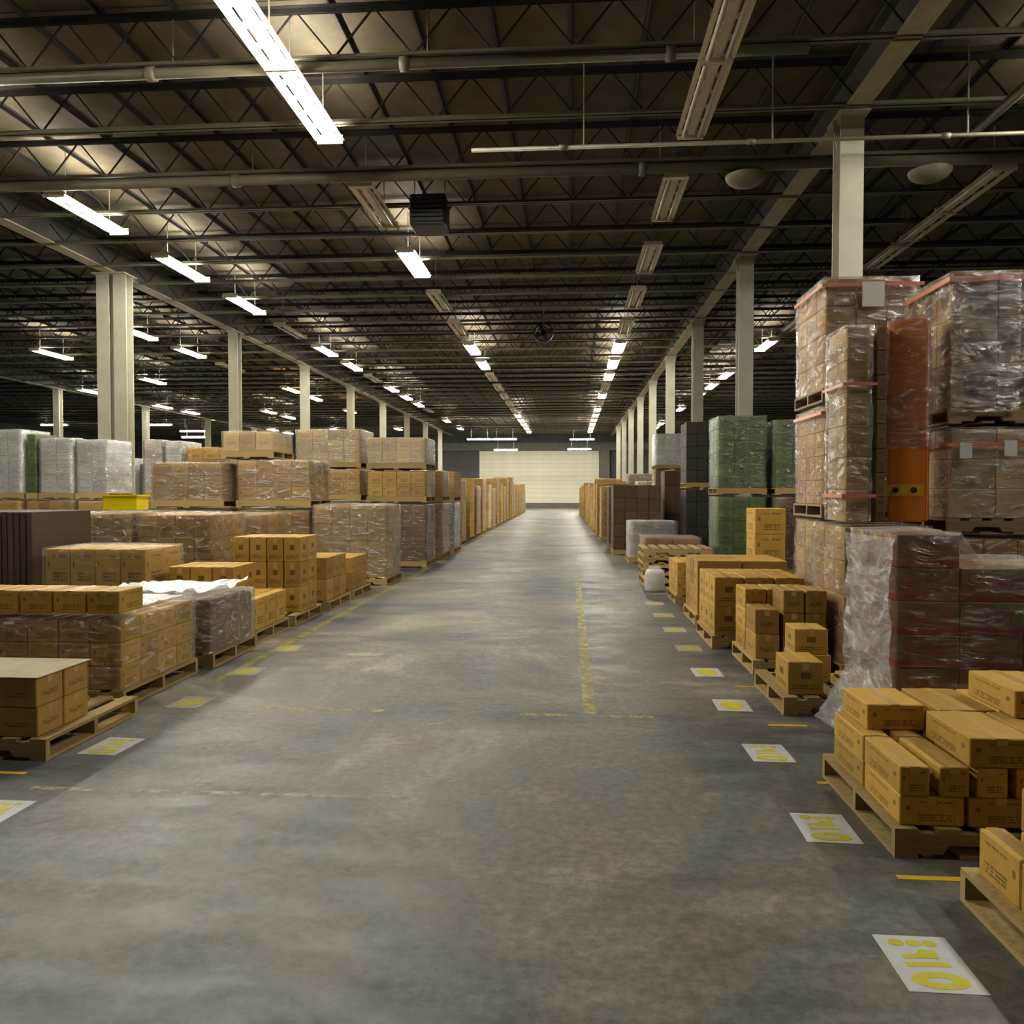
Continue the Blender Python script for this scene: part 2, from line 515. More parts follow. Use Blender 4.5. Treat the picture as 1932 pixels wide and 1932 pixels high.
def column(x, y, label, group, double=False):
    t = thing('steel_column', label, 'column', (x, y, 0), 0, group)
    obj('shaft', sh2 if double else sh1, t)
    obj('base_plate', plate2 if double else plate, t)
    obj('cap_plate', cap2 if double else cap, t)
    if not double:
        obj('bracket', bracket, t)
for k in range(9):
    column(4.16, 12.4 + 7.05 * k, 'cream steel column of the right row, %s from the camera' % ORD[k], 'right column row')
for k in range(8):
    column(-11.75, 19.9 + 7.4 * k, ('wide double cream steel column standing nearest at left' if k == 0 else
           'cream steel column of the left row, %s from the camera' % ORD[k]), 'left column row', k == 0)
for k in range(4):
    column(-27.8, 41.5 + 9.0 * k, 'pale steel column in the dark far left bay, %s from the camera' % ORD[k], 'far left columns')

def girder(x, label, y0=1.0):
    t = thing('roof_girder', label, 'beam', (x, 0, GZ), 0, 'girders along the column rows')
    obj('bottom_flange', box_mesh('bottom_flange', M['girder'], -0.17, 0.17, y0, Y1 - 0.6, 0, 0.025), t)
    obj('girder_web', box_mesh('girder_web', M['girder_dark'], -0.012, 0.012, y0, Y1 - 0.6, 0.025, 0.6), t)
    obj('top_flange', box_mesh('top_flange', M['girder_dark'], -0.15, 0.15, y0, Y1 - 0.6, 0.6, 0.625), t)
girder(4.16, 'tan steel girder running over the right column row')
girder(-11.75, 'tan steel girder running over the left column row')
girder(-27.8, 'steel girder over the far left columns in the dark')

# ------------------------------------------------------------------ pipes and ceiling fittings
def pipe(label, a, b, r, joints=4, hang=True):
    t = thing('ceiling_pipe', label, 'pipe', (0, 0, 0))
    bm = bmesh.new()
    bm_tube(bm, a, b, r, 12)
    obj('pipe_run', finish(bm, 'pipe_run', M['pipe'], True), t)
    a, b = Vector(a), Vector(b)
    d = (b - a).normalized()
    for i in range(joints):
        p = a.lerp(b, (i + 0.5) / joints)
        bm = bmesh.new()
        bm_tube(bm, p - d * 0.06, p + d * 0.06, r * 1.35, 10)
        obj('coupling', finish(bm, 'coupling', M['pipe'], True), t)
        if hang:
            bm = bmesh.new()
            bm_tube(bm, p + Vector((0.3, 0, r)), p + Vector((0.3, 0, ZC - p.z)), 0.012, 6)
            obj('hanger', finish(bm, 'hanger', M['rod']), t)
pipe('thin sprinkler pipe crossing in front of the nearest right column', (-1.45, 11.75, 6.62), (12.0, 11.75, 6.62), 0.03, 5)
pipe('thick pale pipe spanning the whole roof behind the nearest right column', (XL + 1, 13.8, 7.1), (XR - 1, 13.8, 7.1), 0.09, 9)
pipe('pale pipe under the roof ending short of the right girder', (-14.0, 10.275, 7.12), (2.95, 10.275, 7.12), 0.07, 5)
pipe('pale pipe along the roof at upper right corner', (6.05, 6.0, 7.0), (6.05, 12.6, 7.0), 0.07, 2)
for x, lab in ((2.95, 'round pale dome under the thick roof pipe left of the right column'), (5.95, 'round pale dome under the thick roof pipe right of the column')):
    t = thing('ceiling_dome', lab, 'dome fitting', (x, 13.8, 6.76))
    bm = bmesh.new()
    prev = None
    for i in range(7):
        a = i / 6 * math.pi / 2
        ring = [bm.verts.new((0.34 * math.cos(a) * math.cos(q * math.pi / 10) + 1e-4, 0.34 * math.cos(a) * math.sin(q * math.pi / 10), 0.16 - 0.18 * math.sin(a))) for q in range(20)]
        if prev:
            for q in range(20):
                bm.faces.new((prev[q], prev[(q + 1) % 20], ring[(q + 1) % 20], ring[q]))
        prev = ring
    obj('dome_shell', finish(bm, 'dome_shell', M['dome'], True), t)
    bm = bmesh.new()
    bm_tube(bm, (0, 0, 0.1), (0, 0, 0.26), 0.05, 10)
    obj('stem', finish(bm, 'stem', M['rod']), t)
# unit heater (dark box) and round fan under the roof
t = thing('ceiling_heater', 'dark boxy heater hung under the roof beside the left light row', 'heater', (-2.75, 15.6, 6.75))
bm = bmesh.new()
bm_box(bm, -0.35, 0.35, -0.3, 0.3, 0, 0.6)
bmesh.ops.bevel(bm, geom=bm.edges[:], offset=0.03, segments=1, affect='EDGES')
obj('body', finish(bm, 'body', M['dark_metal']), t)
for i in range(6):
    obj('louvre', box_mesh('louvre', M['dark_metal'], -0.3, 0.3, -0.36, -0.31, 0.06 + i * 0.085, 0.1 + i * 0.085), t)
for s in (-0.3, 0.3):
    bm = bmesh.new()
    bm_tube(bm, (s, 0, 0.6), (s, 0, 1.2), 0.012, 6)
    obj('hanger', finish(bm, 'hanger', M['rod']), t)
t = thing('ceiling_fan', 'small black round fan hung under the middle of the roof', 'fan', (-0.9, 27.2, 7.0))
bm = bmesh.new()
for i in range(24):
    a0, a1 = 2 * math.pi * i / 24, 2 * math.pi * (i + 1) / 24
    bm_bar(bm, (0.3 * math.cos(a0), 0, 0.3 * math.sin(a0)), (0.3 * math.cos(a1), 0, 0.3 * math.sin(a1)), 0.06, 0.2)
obj('fan_ring', finish(bm, 'fan_ring', M['dark_metal']), t)
for i in range(4):
    bm = bmesh.new()
    a = i * math.pi / 2 + 0.4
    bm_bar(bm, (0, 0, 0), (0.27 * math.cos(a), 0, 0.27 * math.sin(a)), 0.14, 0.02)
    obj('blade', finish(bm, 'blade', M['dark_metal']), t)
bm = bmesh.new()
bm_tube(bm, (0, 0, 0.3), (0, 0, 0.98), 0.015, 6)
obj('hanger', finish(bm, 'hanger', M['rod']), t)

# ------------------------------------------------------------------ tube lights
LZ, LL = 7.0, 2.12
bm = bmesh.new()
bm_box(bm, -0.055, 0.055, 0, LL, 0.03, 0.11)
housing = finish(bm, 'housing', M['lamp_white'])
def reflector_mesh(s):
    """sloping wing with slots along the top through which some light goes up"""
    bm = bmesh.new()
    def strip(xa, xb, ya, yb):
        za, zb = 0.085 - abs(xa) * 0.3, 0.085 - abs(xb) * 0.3
        q = [bm.verts.new(p) for p in ((s * xa, ya, za), (s * xb, ya, zb), (s * xb, yb, zb), (s * xa, yb, za),
                                       (s * xa, ya, za + 0.004), (s * xb, ya, zb + 0.004), (s * xb, yb, zb + 0.004), (s * xa, yb, za + 0.004))]
        for f in ((3, 2, 1, 0), (4, 5, 6, 7), (0, 1, 5, 4), (1, 2, 6, 5), (2, 3, 7, 6), (3, 0, 4, 7)):
            bm.faces.new([q[i] for i in f])
    strip(0.055, 0.085, 0, LL)
    strip(0.145, 0.225, 0, LL)
    n = 5
    for i in range(n + 1):
        c = LL * i / n
        strip(0.085, 0.145, max(0, c - 0.06), min(LL, c + 0.06))
    return finish(bm, 'reflector', M['lamp_white'])
refl = {s: reflector_mesh(s) for s in (-1, 1)}
def tube_mesh(mat):
    bm = bmesh.new()
    bm_tube(bm, (0, 0.04, 0), (0, LL - 0.04, 0), 0.026, 8)
    return finish(bm, 'tube', mat, True)
tubes = {k: tube_mesh(M['tube_' + k]) for k in ('on', 'off', 'amber')}
endcap = box_mesh('end_cap', M['lamp_white'], -0.2, 0.2, -0.012, 0.012, -0.03, 0.1)
bm = bmesh.new()
bm_tube(bm, (0, 0, 0.11), (0, 0, ZC - LZ - 0.02), 0.01, 6)
lrod = finish(bm, 'hanger', M['rod'])
def light(x, y, state, label, group, z=LZ, rz=0.0):
    t = thing('ceiling_light', label, 'light', (x, y, z), rz, group)
    obj('housing', housing, t)
    for s in (-1, 1):
        obj('reflector', refl[s], t)
        obj('tube', tubes[state], t, (s * 0.115, 0, 0.005))
    for yy in (0, LL):
        obj('end_cap', endcap, t, (0, yy, 0))
    for yy in (0.35, LL - 0.35):
        obj('hanger', lrod, t, (0, yy, 0))
STEP = [14.0 + 3.77 * k for k in range(-3, 17)]          # index k+3
def row(x, phrase, group, extra, lit, unlit=(), amber=()):
    items = list(extra)
    for k in range(-3, 17):
        if k in lit:
            items.append((14.0 + 3.77 * k, 'on'))
        elif k in amber:
            items.append((14.0 + 3.77 * k, 'amber'))
        elif k in unlit:
            items.append((14.0 + 3.77 * k, 'off'))
    items.sort()
    for i, (y, st) in enumerate(items):
        w = {'on': 'lit tube light', 'off': 'unlit tube light', 'amber': 'amber glowing tube light'}[st]
        light(x, y, st, '%s, %s from the camera in the row %s' % (w, ORD[i], phrase), group)
row(-3.7, 'above left aisle side', 'lights above the left side of the aisle', [(7.92, 'on'), (10.06, 'on')], {1, 4, 5, 11, 12, 13, 14, 15}, {0, 2, 3, 6, 7, 8, 9, 10})
row(1.82, 'above right aisle side', 'lights above the right side of the aisle', [(8.15, 'off'), (10.3, 'off')], {4, 5, 6, 8, 10, 11, 12, 13, 14, 15}, {0, 1, 2, 3, 7, 9})
row(7.25, 'beyond right columns', 'lights beyond the right columns', [(16.1, 'off'), (9.75, 'on')], {-3, -2, 4, 6, 7, 8, 10, 13, 14}, {0, 1, 2, 3})
row(-9.4, 'inside left columns', 'lights just inside the left columns', [], {-3, -2, -1, 0, 1, 2, 4, 5, 7, 8, 9, 12, 14}, {3, 6, 10})
row(-14.8, 'outside left columns', 'lights just outside the left columns', [], {3, 4, 8, 14}, {5}, {7, 10})
row(-20.4, 'far left', 'lights in the far left bay', [], {4, 6, 10, 11, 14})
row(-25.9, 'farthest left', 'lights at the farthest left', [], {7, 9, 10, 14, 15})
for x, y, z, lab in ((-4.6, 69.0, 6.15, 'lit tube light hung crosswise near end wall, upper left one'), (-4.7, 71.5, 5.35, 'lit tube light hung crosswise near end wall, lower left one'),
                     (2.1, 69.0, 6.1, 'lit tube light hung crosswise near end wall, upper right one'), (1.9, 71.5, 5.4, 'lit tube light hung crosswise near end wall, lower right one'),
                     (-6.8, 69.0, 6.15, 'lit tube light hung crosswise near end wall, farthest left one'),
                     (-31.0, 60, 6.8, 'long bright crosswise tube light low in the left dark'), (-28.1, 60, 6.3, 'shorter crosswise tube light right of the left bright bar'),
                     (-28.2, 60.5, 5.85, 'dim crosswise tube light under the left bright bar'), (-39.4, 60, 6.85, 'crosswise tube light at the far left edge')):
    light(x, y, 'on', lab, 'crosswise lights far away', z, R(90))

# ------------------------------------------------------------------ floor markings
def flat(name, mat, x0, x1, y0, y1, z=0.0, th=0.0015):
    return box_mesh(name, mat, x0, x1, y0, y1, z, z + th)
def blob(pts, z0, z1, mat):
    bm = bmesh.new()
    lo = [bm.verts.new((x, y, z0)) for x, y in pts]
    hi = [bm.verts.new((x, y, z1)) for x, y in pts]
    bm.faces.new(hi)
    bm.faces.new(lo[::-1])
    n = len(pts)
    for i in range(n):
        bm.faces.new((lo[i], lo[(i + 1) % n], hi[(i + 1) % n], hi[i]))
    return finish(bm, 'yellow_mark', mat)
def ellipse(cx, cy, rx, ry, n=18):
    return [(cx + rx * math.cos(2 * math.pi * i / n), cy + ry * math.sin(2 * math.pi * i / n)) for i in range(n)]
sheet_me = flat('sheet', M['paper'], -0.125, 0.125, -0.165, 0.165)
z0, z1 = 0.0015, 0.0023
marks = [blob(ellipse(-0.06, 0.118, 0.027, 0.022), z0, z1, M['yellow_print']), blob(ellipse(0.0, 0.118, 0.027, 0.02), z0, z1, M['yellow_print']),
         blob(ellipse(0.055, 0.118, 0.023, 0.02), z0, z1, M['yellow_print']),
         blob([(-0.07, 0.022), (-0.07, 0.042), (-0.02, 0.05), (0.0, 0.078), (0.055, 0.078), (0.05, 0.026)], z0, z1, M['yellow_print']),
         blob([(-0.075, -0.028), (-0.075, -0.002), (0.07, 0.006), (0.07, -0.02)], z0, z1, M['yellow_print'])]
# ring-shaped mark at the near end of the sheet
bm = bmesh.new()
outer, inner = ellipse(0.0, -0.1, 0.092, 0.048), ellipse(0.0, -0.1, 0.042, 0.016)
for i in range(18):
    j = (i + 1) % 18
    v = [bm.verts.new((*p, z)) for z in (z0, z1) for p in (outer[i], outer[j], inner[j], inner[i])]
    for f in ((3, 2, 1, 0), (4, 5, 6, 7), (0, 1, 5, 4), (2, 3, 7, 6)):
        bm.faces.new([v[q] for q in f])
marks.append(finish(bm, 'yellow_mark', M['yellow_print']))
def sheet(x, y, label, group, parts=True, rz=0.0, dirty=False):
    t = thing('floor_sheet', label, 'floor sign', (x, y, 0), rz, group)
    obj('sheet', dirty_me if dirty else sheet_me, t)
    for m in (marks if parts else [dirty_mark if dirty else flat_mark]):
        obj('yellow_mark', m, t)
dirty_me = flat('sheet', M['paper_dirty'], -0.125, 0.125, -0.165, 0.165)
dirty_mark = blob(ellipse(0.0, 0.0, 0.095, 0.13), z0, z1, M['yellow_dirty'])
flat_mark = blob(ellipse(0.0, 0.0, 0.085, 0.12), z0, z1, M['yellow_print'])
for i in range(9):
    y = 2.755 + 1.09 * i if i else 2.755
    sheet(1.215, y, 'grey laminated floor sheet with yellow marks, %s of right row' % ORD[i], 'right row of floor sheets', i < 3, R(random.uniform(-2, 2)), i > 4)
for i, y in enumerate((3.72, 4.77, 5.82, 6.86, 7.9)):
    sheet(-2.87, y, 'laminated floor sheet with yellow marks, %s of the left row' % ORD[i], 'left row of floor sheets', i < 2, R(random.uniform(-3, 3)), i > 1)
for i, y in enumerate((3.37, 4.445, 5.53, 6.62)):
    tag(obj('tape_strip', flat('tape_strip', M['tape_yellow'], 1.36, 1.62, -0.018, 0.018), None, (0, y, 0)),
        'short yellow tape strip on floor, %s of the right row' % ORD[i], 'floor tape', 'right tape strips')
for i, y in enumerate((4.27, )):
    tag(obj('tape_strip', flat('tape_strip', M['tape_yellow'], -3.5, -3.08, -0.018, 0.018), None, (0, y, 0)),
        'short yellow tape strip on floor before the left front pallet', 'floor tape')
def mark(name, mat, x0, x1, y0, y1, label, cat='floor marking'):
    bm = bmesh.new()
    n = max(1, int((y1 - y0) / 0.5))
    for i in range(n):
        ya, yb = y0 + (y1 - y0) * i / n, y0 + (y1 - y0) * (i + 1) / n
        bm.faces.new([bm.verts.new(p) for p in ((x0, ya, 0.001), (x1, ya, 0.001), (x1, yb, 0.001), (x0, yb, 0.001))])
    bmesh.ops.remove_doubles(bm, verts=bm.verts[:], dist=1e-4)
    tag(obj(name, finish(bm, name, mat)), label, cat)
mark('painted_line', M['paint_worn'], 0.10, 0.19, 5.72, 15.5, 'worn yellow line painted along the aisle')
mark('painted_line', M['paint_worn'], -2.3, -1.35, 5.66, 5.72, 'faint worn yellow stripe crossing the aisle at left')
mark('painted_line', M['paint_worn'], -0.35, 0.6, 5.64, 5.70, 'faint worn yellow stripe meeting the aisle line')
mark('painted_line', M['paint_pale'], -2.9, -0.82, 4.04, 4.085, 'pale worn stripe across the aisle in front')
mark('painted_line', M['paint_left'], -3.02, -2.93, 6.4, 22.0, 'worn yellow line along the left pallets')

# ------------------------------------------------------------------ pallets
HP = 0.13
_pm = {}
def pallet_parts(lx, ly, mat):
    key = (round(lx, 2), round(ly, 2), mat)
    if key in _pm:
        return _pm[key]
    w = 0.1
    deck = box_mesh('deck_board', M[mat], 0, w, 0, ly, 0.11, HP)
    bott = box_mesh('bottom_board', M[mat], 0, w, 0, ly, 0.0, 0.02)
    bm = bmesh.new()    # stringer with two fork notches
    a, b = 0.0, lx
    pts = [(a, 0.02), (a + 0.17 * lx, 0.02), (a + 0.19 * lx, 0.06), (a + 0.36 * lx, 0.06), (a + 0.38 * lx, 0.02),
           (a + 0.62 * lx, 0.02), (a + 0.64 * lx, 0.06), (a + 0.81 * lx, 0.06), (a + 0.83 * lx, 0.02), (b, 0.02), (b, 0.11), (a, 0.11)]
    f0 = [bm.verts.new((x, 0, z)) for x, z in pts]
    f1 = [bm.verts.new((x, 0.04, z)) for x, z in pts]
    bm.faces.new(f0)
    bm.faces.new(f1[::-1])
    n = len(pts)
    for i in range(n):
        bm.faces.new((f0[i], f0[(i + 1) % n], f1[(i + 1) % n], f1[i]))
    st = finish(bm, 'stringer', M[mat])
    _pm[key] = (deck, bott, st)
    return _pm[key]
_pone = {}
def pallet(x0, x1, y0, y1, z0, label, mat='wood', parts=True, group=None):
    lx, ly = x1 - x0, y1 - y0
    deck, bott, st = pallet_parts(lx, ly, mat)
    if parts:
        t = thing('pallet', label, 'pallet', (x0, y0, z0), 0, group)
        nd = 7 if lx > 0.9 else 5
        for i in range(nd):
            obj('deck_board', deck, t, ((lx - 0.1) * i / (nd - 1), 0, 0))
        for i in range(5 if lx > 0.9 else 3):
            obj('bottom_board', bott, t, ((lx - 0.1) * i / (4 if lx > 0.9 else 2), 0, 0))
        for y in (0, ly / 2 - 0.02, ly - 0.04):
            obj('stringer', st, t, (0, y, 0))
        return t
    key = (round(lx, 2), round(ly, 2), mat)
    if key not in _pone:
        bm = bmesh.new()
        bm_box(bm, 0, lx, 0, ly, 0.11, HP)
        for y in (0, ly / 2 - 0.02, ly - 0.04):
            bm_box(bm, 0, lx, y, y + 0.04, 0.02, 0.11)
        for i in range(3):
            bm_box(bm, (lx - 0.1) * i / 2, (lx - 0.1) * i / 2 + 0.1, 0, ly, 0, 0.02)
        _pone[key] = finish(bm, 'pallet', M[mat])
    return tag(obj('pallet', _pone[key], None, (x0, y0, z0)), label, 'pallet', group)

# ------------------------------------------------------------------ cartons
_cm = {}
def carton_mesh(w, d, h, mat):
    key = (round(w, 3), round(d, 3), round(h, 3), mat)
    if key in _cm:
        return _cm[key]
    bm = bmesh.new()
    bm_box(bm, -w / 2, w / 2, -d / 2, d / 2, 0, h)
    bmesh.ops.bevel(bm, geom=bm.edges[:], offset=min(0.006, h * 0.04), segments=1, affect='EDGES')
    bmesh.ops.recalc_face_normals(bm, faces=bm.faces[:])
    uvl = bm.loops.layers.uv.new('UVMap')
    for f in bm.faces:
        n = f.normal
        for l in f.loops:
            c = l.vert.co
            if abs(n.z) > 0.7:
                l[uvl].uv = ((c.y / d + 0.5, c.x / w + 3.5) if d < w else (c.x / w + 0.5, c.y / d + 3.5))
            elif abs(n.x) > abs(n.y):
                l[uvl].uv = (c.y / d + 0.5, c.z / h)
            else:
                l[uvl].uv = (c.x / w + 0.5, c.z / h)
    me = bpy.data.meshes.new('carton')
    bm.to_mesh(me)
    bm.free()
    me.materials.append(K[mat])
    _cm[key] = me
    return me
_tm = {}
def tape_mesh(w, d, h):
    """packing tape over the long seam, down both ends"""
    key = (round(w, 3), round(d, 3), round(h, 3))
    if key not in _tm:
        bm = bmesh.new()
        t = 0.0012
        if d >= w:
            bm_box(bm, -0.022, 0.022, -d / 2, d / 2, h, h + t)
            for s in (-1, 1):
                bm_box(bm, -0.022, 0.022, s * d / 2, s * (d / 2 + t), h * 0.75, h + t)
        else:
            bm_box(bm, -w / 2, w / 2, -0.022, 0.022, h, h + t)
            for s in (-1, 1):
                bm_box(bm, s * w / 2, s * (w / 2 + t), -0.022, 0.022, h * 0.75, h + t)
        _tm[key] = finish(bm, 'tape', M['clear_tape'])
    return _tm[key]
def carton(x0, x1, y0, y1, z0, z1, mat, label, group, gap=0.008, tape=True, jit=0.8):
    w, d, h = x1 - x0 - gap, y1 - y0 - gap, z1 - z0 - 0.002
    o = obj('carton', carton_mesh(w, d, h, mat), None, ((x0 + x1) / 2, (y0 + y1) / 2, z0), R(random.uniform(-jit, jit)))
    tag(o, label, 'carton', group)
    if tape:
        obj('tape', tape_mesh(w, d, h), o)
    return o
LAY = {1: ['only'], 2: ['bottom', 'top'], 3: ['bottom', 'middle', 'top'], 4: ['bottom', 'second', 'third', 'top']}
ROWN = {1: [''], 2: ['front row, ', 'back row, '], 3: ['front row, ', 'middle row, ', 'back row, ']}
def loose(x0, x1, y0, y1, z0, z1, n, mat, what, where, group, side='L', skip=(), tape=True, jit=0.9):
    """grid of loose cartons, each its own thing"""
    nx, ny_, nz = n
    w, d, h = (x1 - x0) / nx, (y1 - y0) / ny_, (z1 - z0) / nz
    for k in range(nz):
        for j in range(ny_):
            for i in range(nx):
                if (i, j, k) in skip:
                    continue
                c = (nx - 1 - i) if side == 'L' else i
                lay = '' if nz == 1 else LAY[nz][k] + ' layer, '
                lab = '%s, %s%s%s from aisle, %s' % (what, lay, ROWN[ny_][j], ORD[c], where)
                carton(x0 + i * w, x0 + (i + 1) * w, y0 + j * d, y0 + (j + 1) * d, z0 + k * h, z0 + (k + 1) * h, mat, lab, group, 0.014, tape, jit)

# ------------------------------------------------------------------ film
def film_mesh(x0, x1, y0, y1, z0, z1, mat, seed, flare=0.0, step=None, amp=0.02, cap=True):
    """stretch film: wrinkled skin around a block, closed over the top"""
    bm = bmesh.new()
    off = 0.02
    ax0, ax1, ay0, ay1 = x0 - off, x1 + off, y0 - off, y1 + off
    H = z1 - z0
    nxs, nys, nz = 9, 9, max(8, int(H / 0.07))
    per = []
    for i in range(nxs):
        per.append((ax0 + (ax1 - ax0) * i / nxs, ay0, 0, -1))
    for i in range(nys):
        per.append((ax1, ay0 + (ay1 - ay0) * i / nys, 1, 0))
    for i in range(nxs):
        per.append((ax1 - (ax1 - ax0) * i / nxs, ay1, 0, 1))
    for i in range(nys):
        per.append((ax0, ay1 - (ay1 - ay0) * i / nys, -1, 0))
    rings = []
    def top_at(x):
        if step and x > step[0]:
            return step[1] if x > step[0] + 0.08 else step[1] + (z1 - step[1]) * 0.5
        return z1
    for k in range(nz + 1):
        ring = []
        f = k / nz
        for (x, y, nx_, ny_) in per:
            zt = top_at(x) + 0.012
            z = z0 + (zt - z0) * f
            p = Vector((x * 2.2 + seed, y * 2.2, z * 6.5 + x * 1.5 + y * 1.5))
            dsp = noise.noise(p) * amp + noise.noise(p * 2.3) * amp * 0.5
            fl = flare * max(0.0, 1 - f / 0.35) ** 1.5 * (1.0 if nx_ < 0 else 0.25)
            o = max(-0.012, dsp) + fl
            ring.append(bm.verts.new((x + nx_ * o, y + ny_ * o, z + (noise.noise(p + Vector((9, 9, 9))) * 0.008 if k else 0.004))))
        rings.append(ring)
    n = len(per)
    for a, b in zip(rings, rings[1:]):
        for i in range(n):
            bm.faces.new((a[i], a[(i + 1) % n], b[(i + 1) % n], b[i]))
    if cap:
        prev = rings[-1]
        cx, cy = (ax0 + ax1) / 2, (ay0 + ay1) / 2
        for s in (0.82, 0.6, 0.35, 0.12):
            ring = []
            for (x, y, nx_, ny_) in per:
                px, py = cx + (x - cx) * s, cy + (y - cy) * s
                zt = top_at(px) + 0.02 + 0.014 * noise.noise(Vector((px * 4 + seed, py * 4, 3.1)))
                ring.append(bm.verts.new((px, py, zt)))
            for i in range(n):
                bm.faces.new((prev[i], prev[(i + 1) % n], ring[(i + 1) % n], ring[i]))
            prev = ring
        bm.faces.new(prev)
    return finish(bm, 'stretch_film', F[mat], True)

SEED = [0.0]
def load(label, ext, n, mat, film='clear', pal='wood', far=False, skip=(), name='pallet_load', group=None, short=None, flare=0.0, step=None, rnd=0.004, tapes=(), labels=(), cap=True):
    """unit load: cartons held by film, moving as one thing; stands on its own pallet"""
    x0, x1, y0, y1, z0, z1 = ext
    if pal:
        q = 0.09 if flare else 0.0
        pallet(x0 + q, x1 - q, y0 + q, y1 - q, z0, 'wooden pallet under ' + (short or label), pal, not far, 'pallets under wrapped loads')
        z0 += HP + 0.001
    if film:
        x0, x1, y0, y1 = x0 + 0.03, x1 - 0.03, y0 + 0.03, y1 - 0.03
    t = thing(name, label, 'pallet load', (x0, y0, z0), 0, group)
    nx, ny_, nz = n
    w, d, h = (x1 - x0) / nx, (y1 - y0) / ny_, (z1 - z0) / nz
    cm = carton_mesh(w - 0.006, d - 0.006, h - 0.003, mat)
    for k in range(nz):
        for j in range(ny_):
            for i in range(nx):
                if 0 < i < nx - 1 and 0 < j and k < nz - 1:
                    if not ((i, j, k + 1) in skip):
                        continue
                if (i, j, k) in skip:
                    continue
                if j == ny_ - 1 and k < nz - 1 and ny_ > 1:
                    if not ((i, j, k + 1) in skip) and 0 < i < nx - 1:
                        continue
                cc = obj('carton', cm, t, ((i + 0.5) * w + random.uniform(-rnd, rnd) * 0.5, (j + 0.5) * d - random.uniform(0, rnd), k * h))
                if not far and film and y0 < 9.5 and z0 < 1.0 and (k == nz - 1 or j == 0):
                    obj('tape', tape_mesh(w - 0.006, d - 0.006, h - 0.003), cc)
    if film:
        SEED[0] += 13.7
        obj('stretch_film', film_mesh(0, x1 - x0, 0, y1 - y0, 0.0 if not flare else -0.06, z1 - z0, film, SEED[0], flare, (step[0] - x0, step[1] - z0) if step else None, cap=cap), t)
    for (zt, hh) in tapes:          # pink tape round the front and aisle side
        bm = bmesh.new()
        o = 0.045
        bm_box(bm, -o, x1 - x0 + o, -o - 0.003, -o, zt - z0, zt - z0 + hh)
        bm_box(bm, -o - 0.003, -o, -o, y1 - y0, zt - z0, zt - z0 + hh)
        obj('pink_tape', finish(bm, 'pink_tape', M['pink_tape']), t)
    for (xl, zl, wl_, hl) in labels:
        obj('paper_label', box_mesh('paper_label', M['label'], xl - x0, xl - x0 + wl_, -0.052, -0.05, zl - z0, zl - z0 + hl), t)
    return t

# ================================================================== LEFT SIDE
# front left: low stack on a pallet
pallet(-4.3, -3.1, 4.47, 5.48, 0, 'wooden pallet sticking out under the low front stack at left')
loose(-4.28, -3.17, 4.5, 5.02, HP, 0.485, (4, 2, 2), 'kraft', 'brown carton', 'low front stack at left', 'cartons of the low front stack at left', 'L')
sh = tag(obj('board_sheet', box_mesh('board_sheet', M['sheet'], -4.29, -3.16, 4.49, 5.03, 0.4865, 0.493)), 'dusty cardboard sheet topping the low front stack at left', 'cardboard sheet')

load('long low film-wrapped carton load behind the front left stack', (-4.55, -3.28, 5.6, 6.78, 0, 0.655), (5, 4, 3), 'tan', 'clear', short='low wrapped load behind front left stack')
loose(-4.6, -3.3, 5.6, 5.95, 0.70, 0.87, (5, 1, 1), 'tan', 'tan carton', 'lying on long wrapped load at left', 'cartons on the long wrapped load', 'L', tape=True)
load('greyish film-wrapped low load, second behind the front left stack', (-4.45, -3.22, 6.95, 7.95, 0, 0.62), (4, 3, 2), 'brown', 'thick', short='greyish low wrapped load at left')

# stepped loose cartons
pallet(-4.45, -3.28, 8.08, 9.08, 0, 'wooden pallet under the stepped tan cartons at left')
loose(-4.43, -3.3, 8.1, 9.05, HP, 0.47, (4, 3, 1), 'tan', 'tan carton', 'base of stepped left stack', 'cartons of the stepped left stack', 'L')
loose(-4.4, -3.66, 8.42, 9.05, 0.47, 0.78, (3, 2, 1), 'tan2', 'tan carton', 'raised step of stepped left stack', 'raised cartons of the stepped left stack', 'L')
pallet(-4.45, -3.25, 9.2, 10.2, 0, 'wooden pallet under the tall tan carton wall at left')
loose(-4.12, -3.27, 9.45, 10.1, HP, 1.05, (4, 2, 3), 'tan2', 'tall tan carton', 'carton wall at left', 'cartons of the left carton wall', 'L')
pallet(-4.4, -3.2, 10.4, 11.4, 0, 'wooden pallet under the brown cartons past the left carton wall')
loose(-4.38, -3.24, 10.42, 11.35, HP, 0.72, (3, 3, 2), 'kraft', 'brown carton', 'stack past the carton wall', 'brown cartons past the left carton wall', 'L')
pallet(-4.4, -3.2, 11.6, 12.6, 0, 'wooden pallet under the low cartons before the waist high wrap')
loose(-4.38, -3.24, 11.62, 12.55, HP, 0.62, (3, 3, 2), 'kraft', 'brown carton', 'low stack before waist-high wrap', 'low cartons before the wrapped block', 'L')
load('chest-high film-wrapped brown load at the left aisle edge', (-4.4, -3.1, 13.3, 14.5, 0, 1.37), (4, 4, 4), 'kraft', 'thick', short='chest-high wrapped brown load')

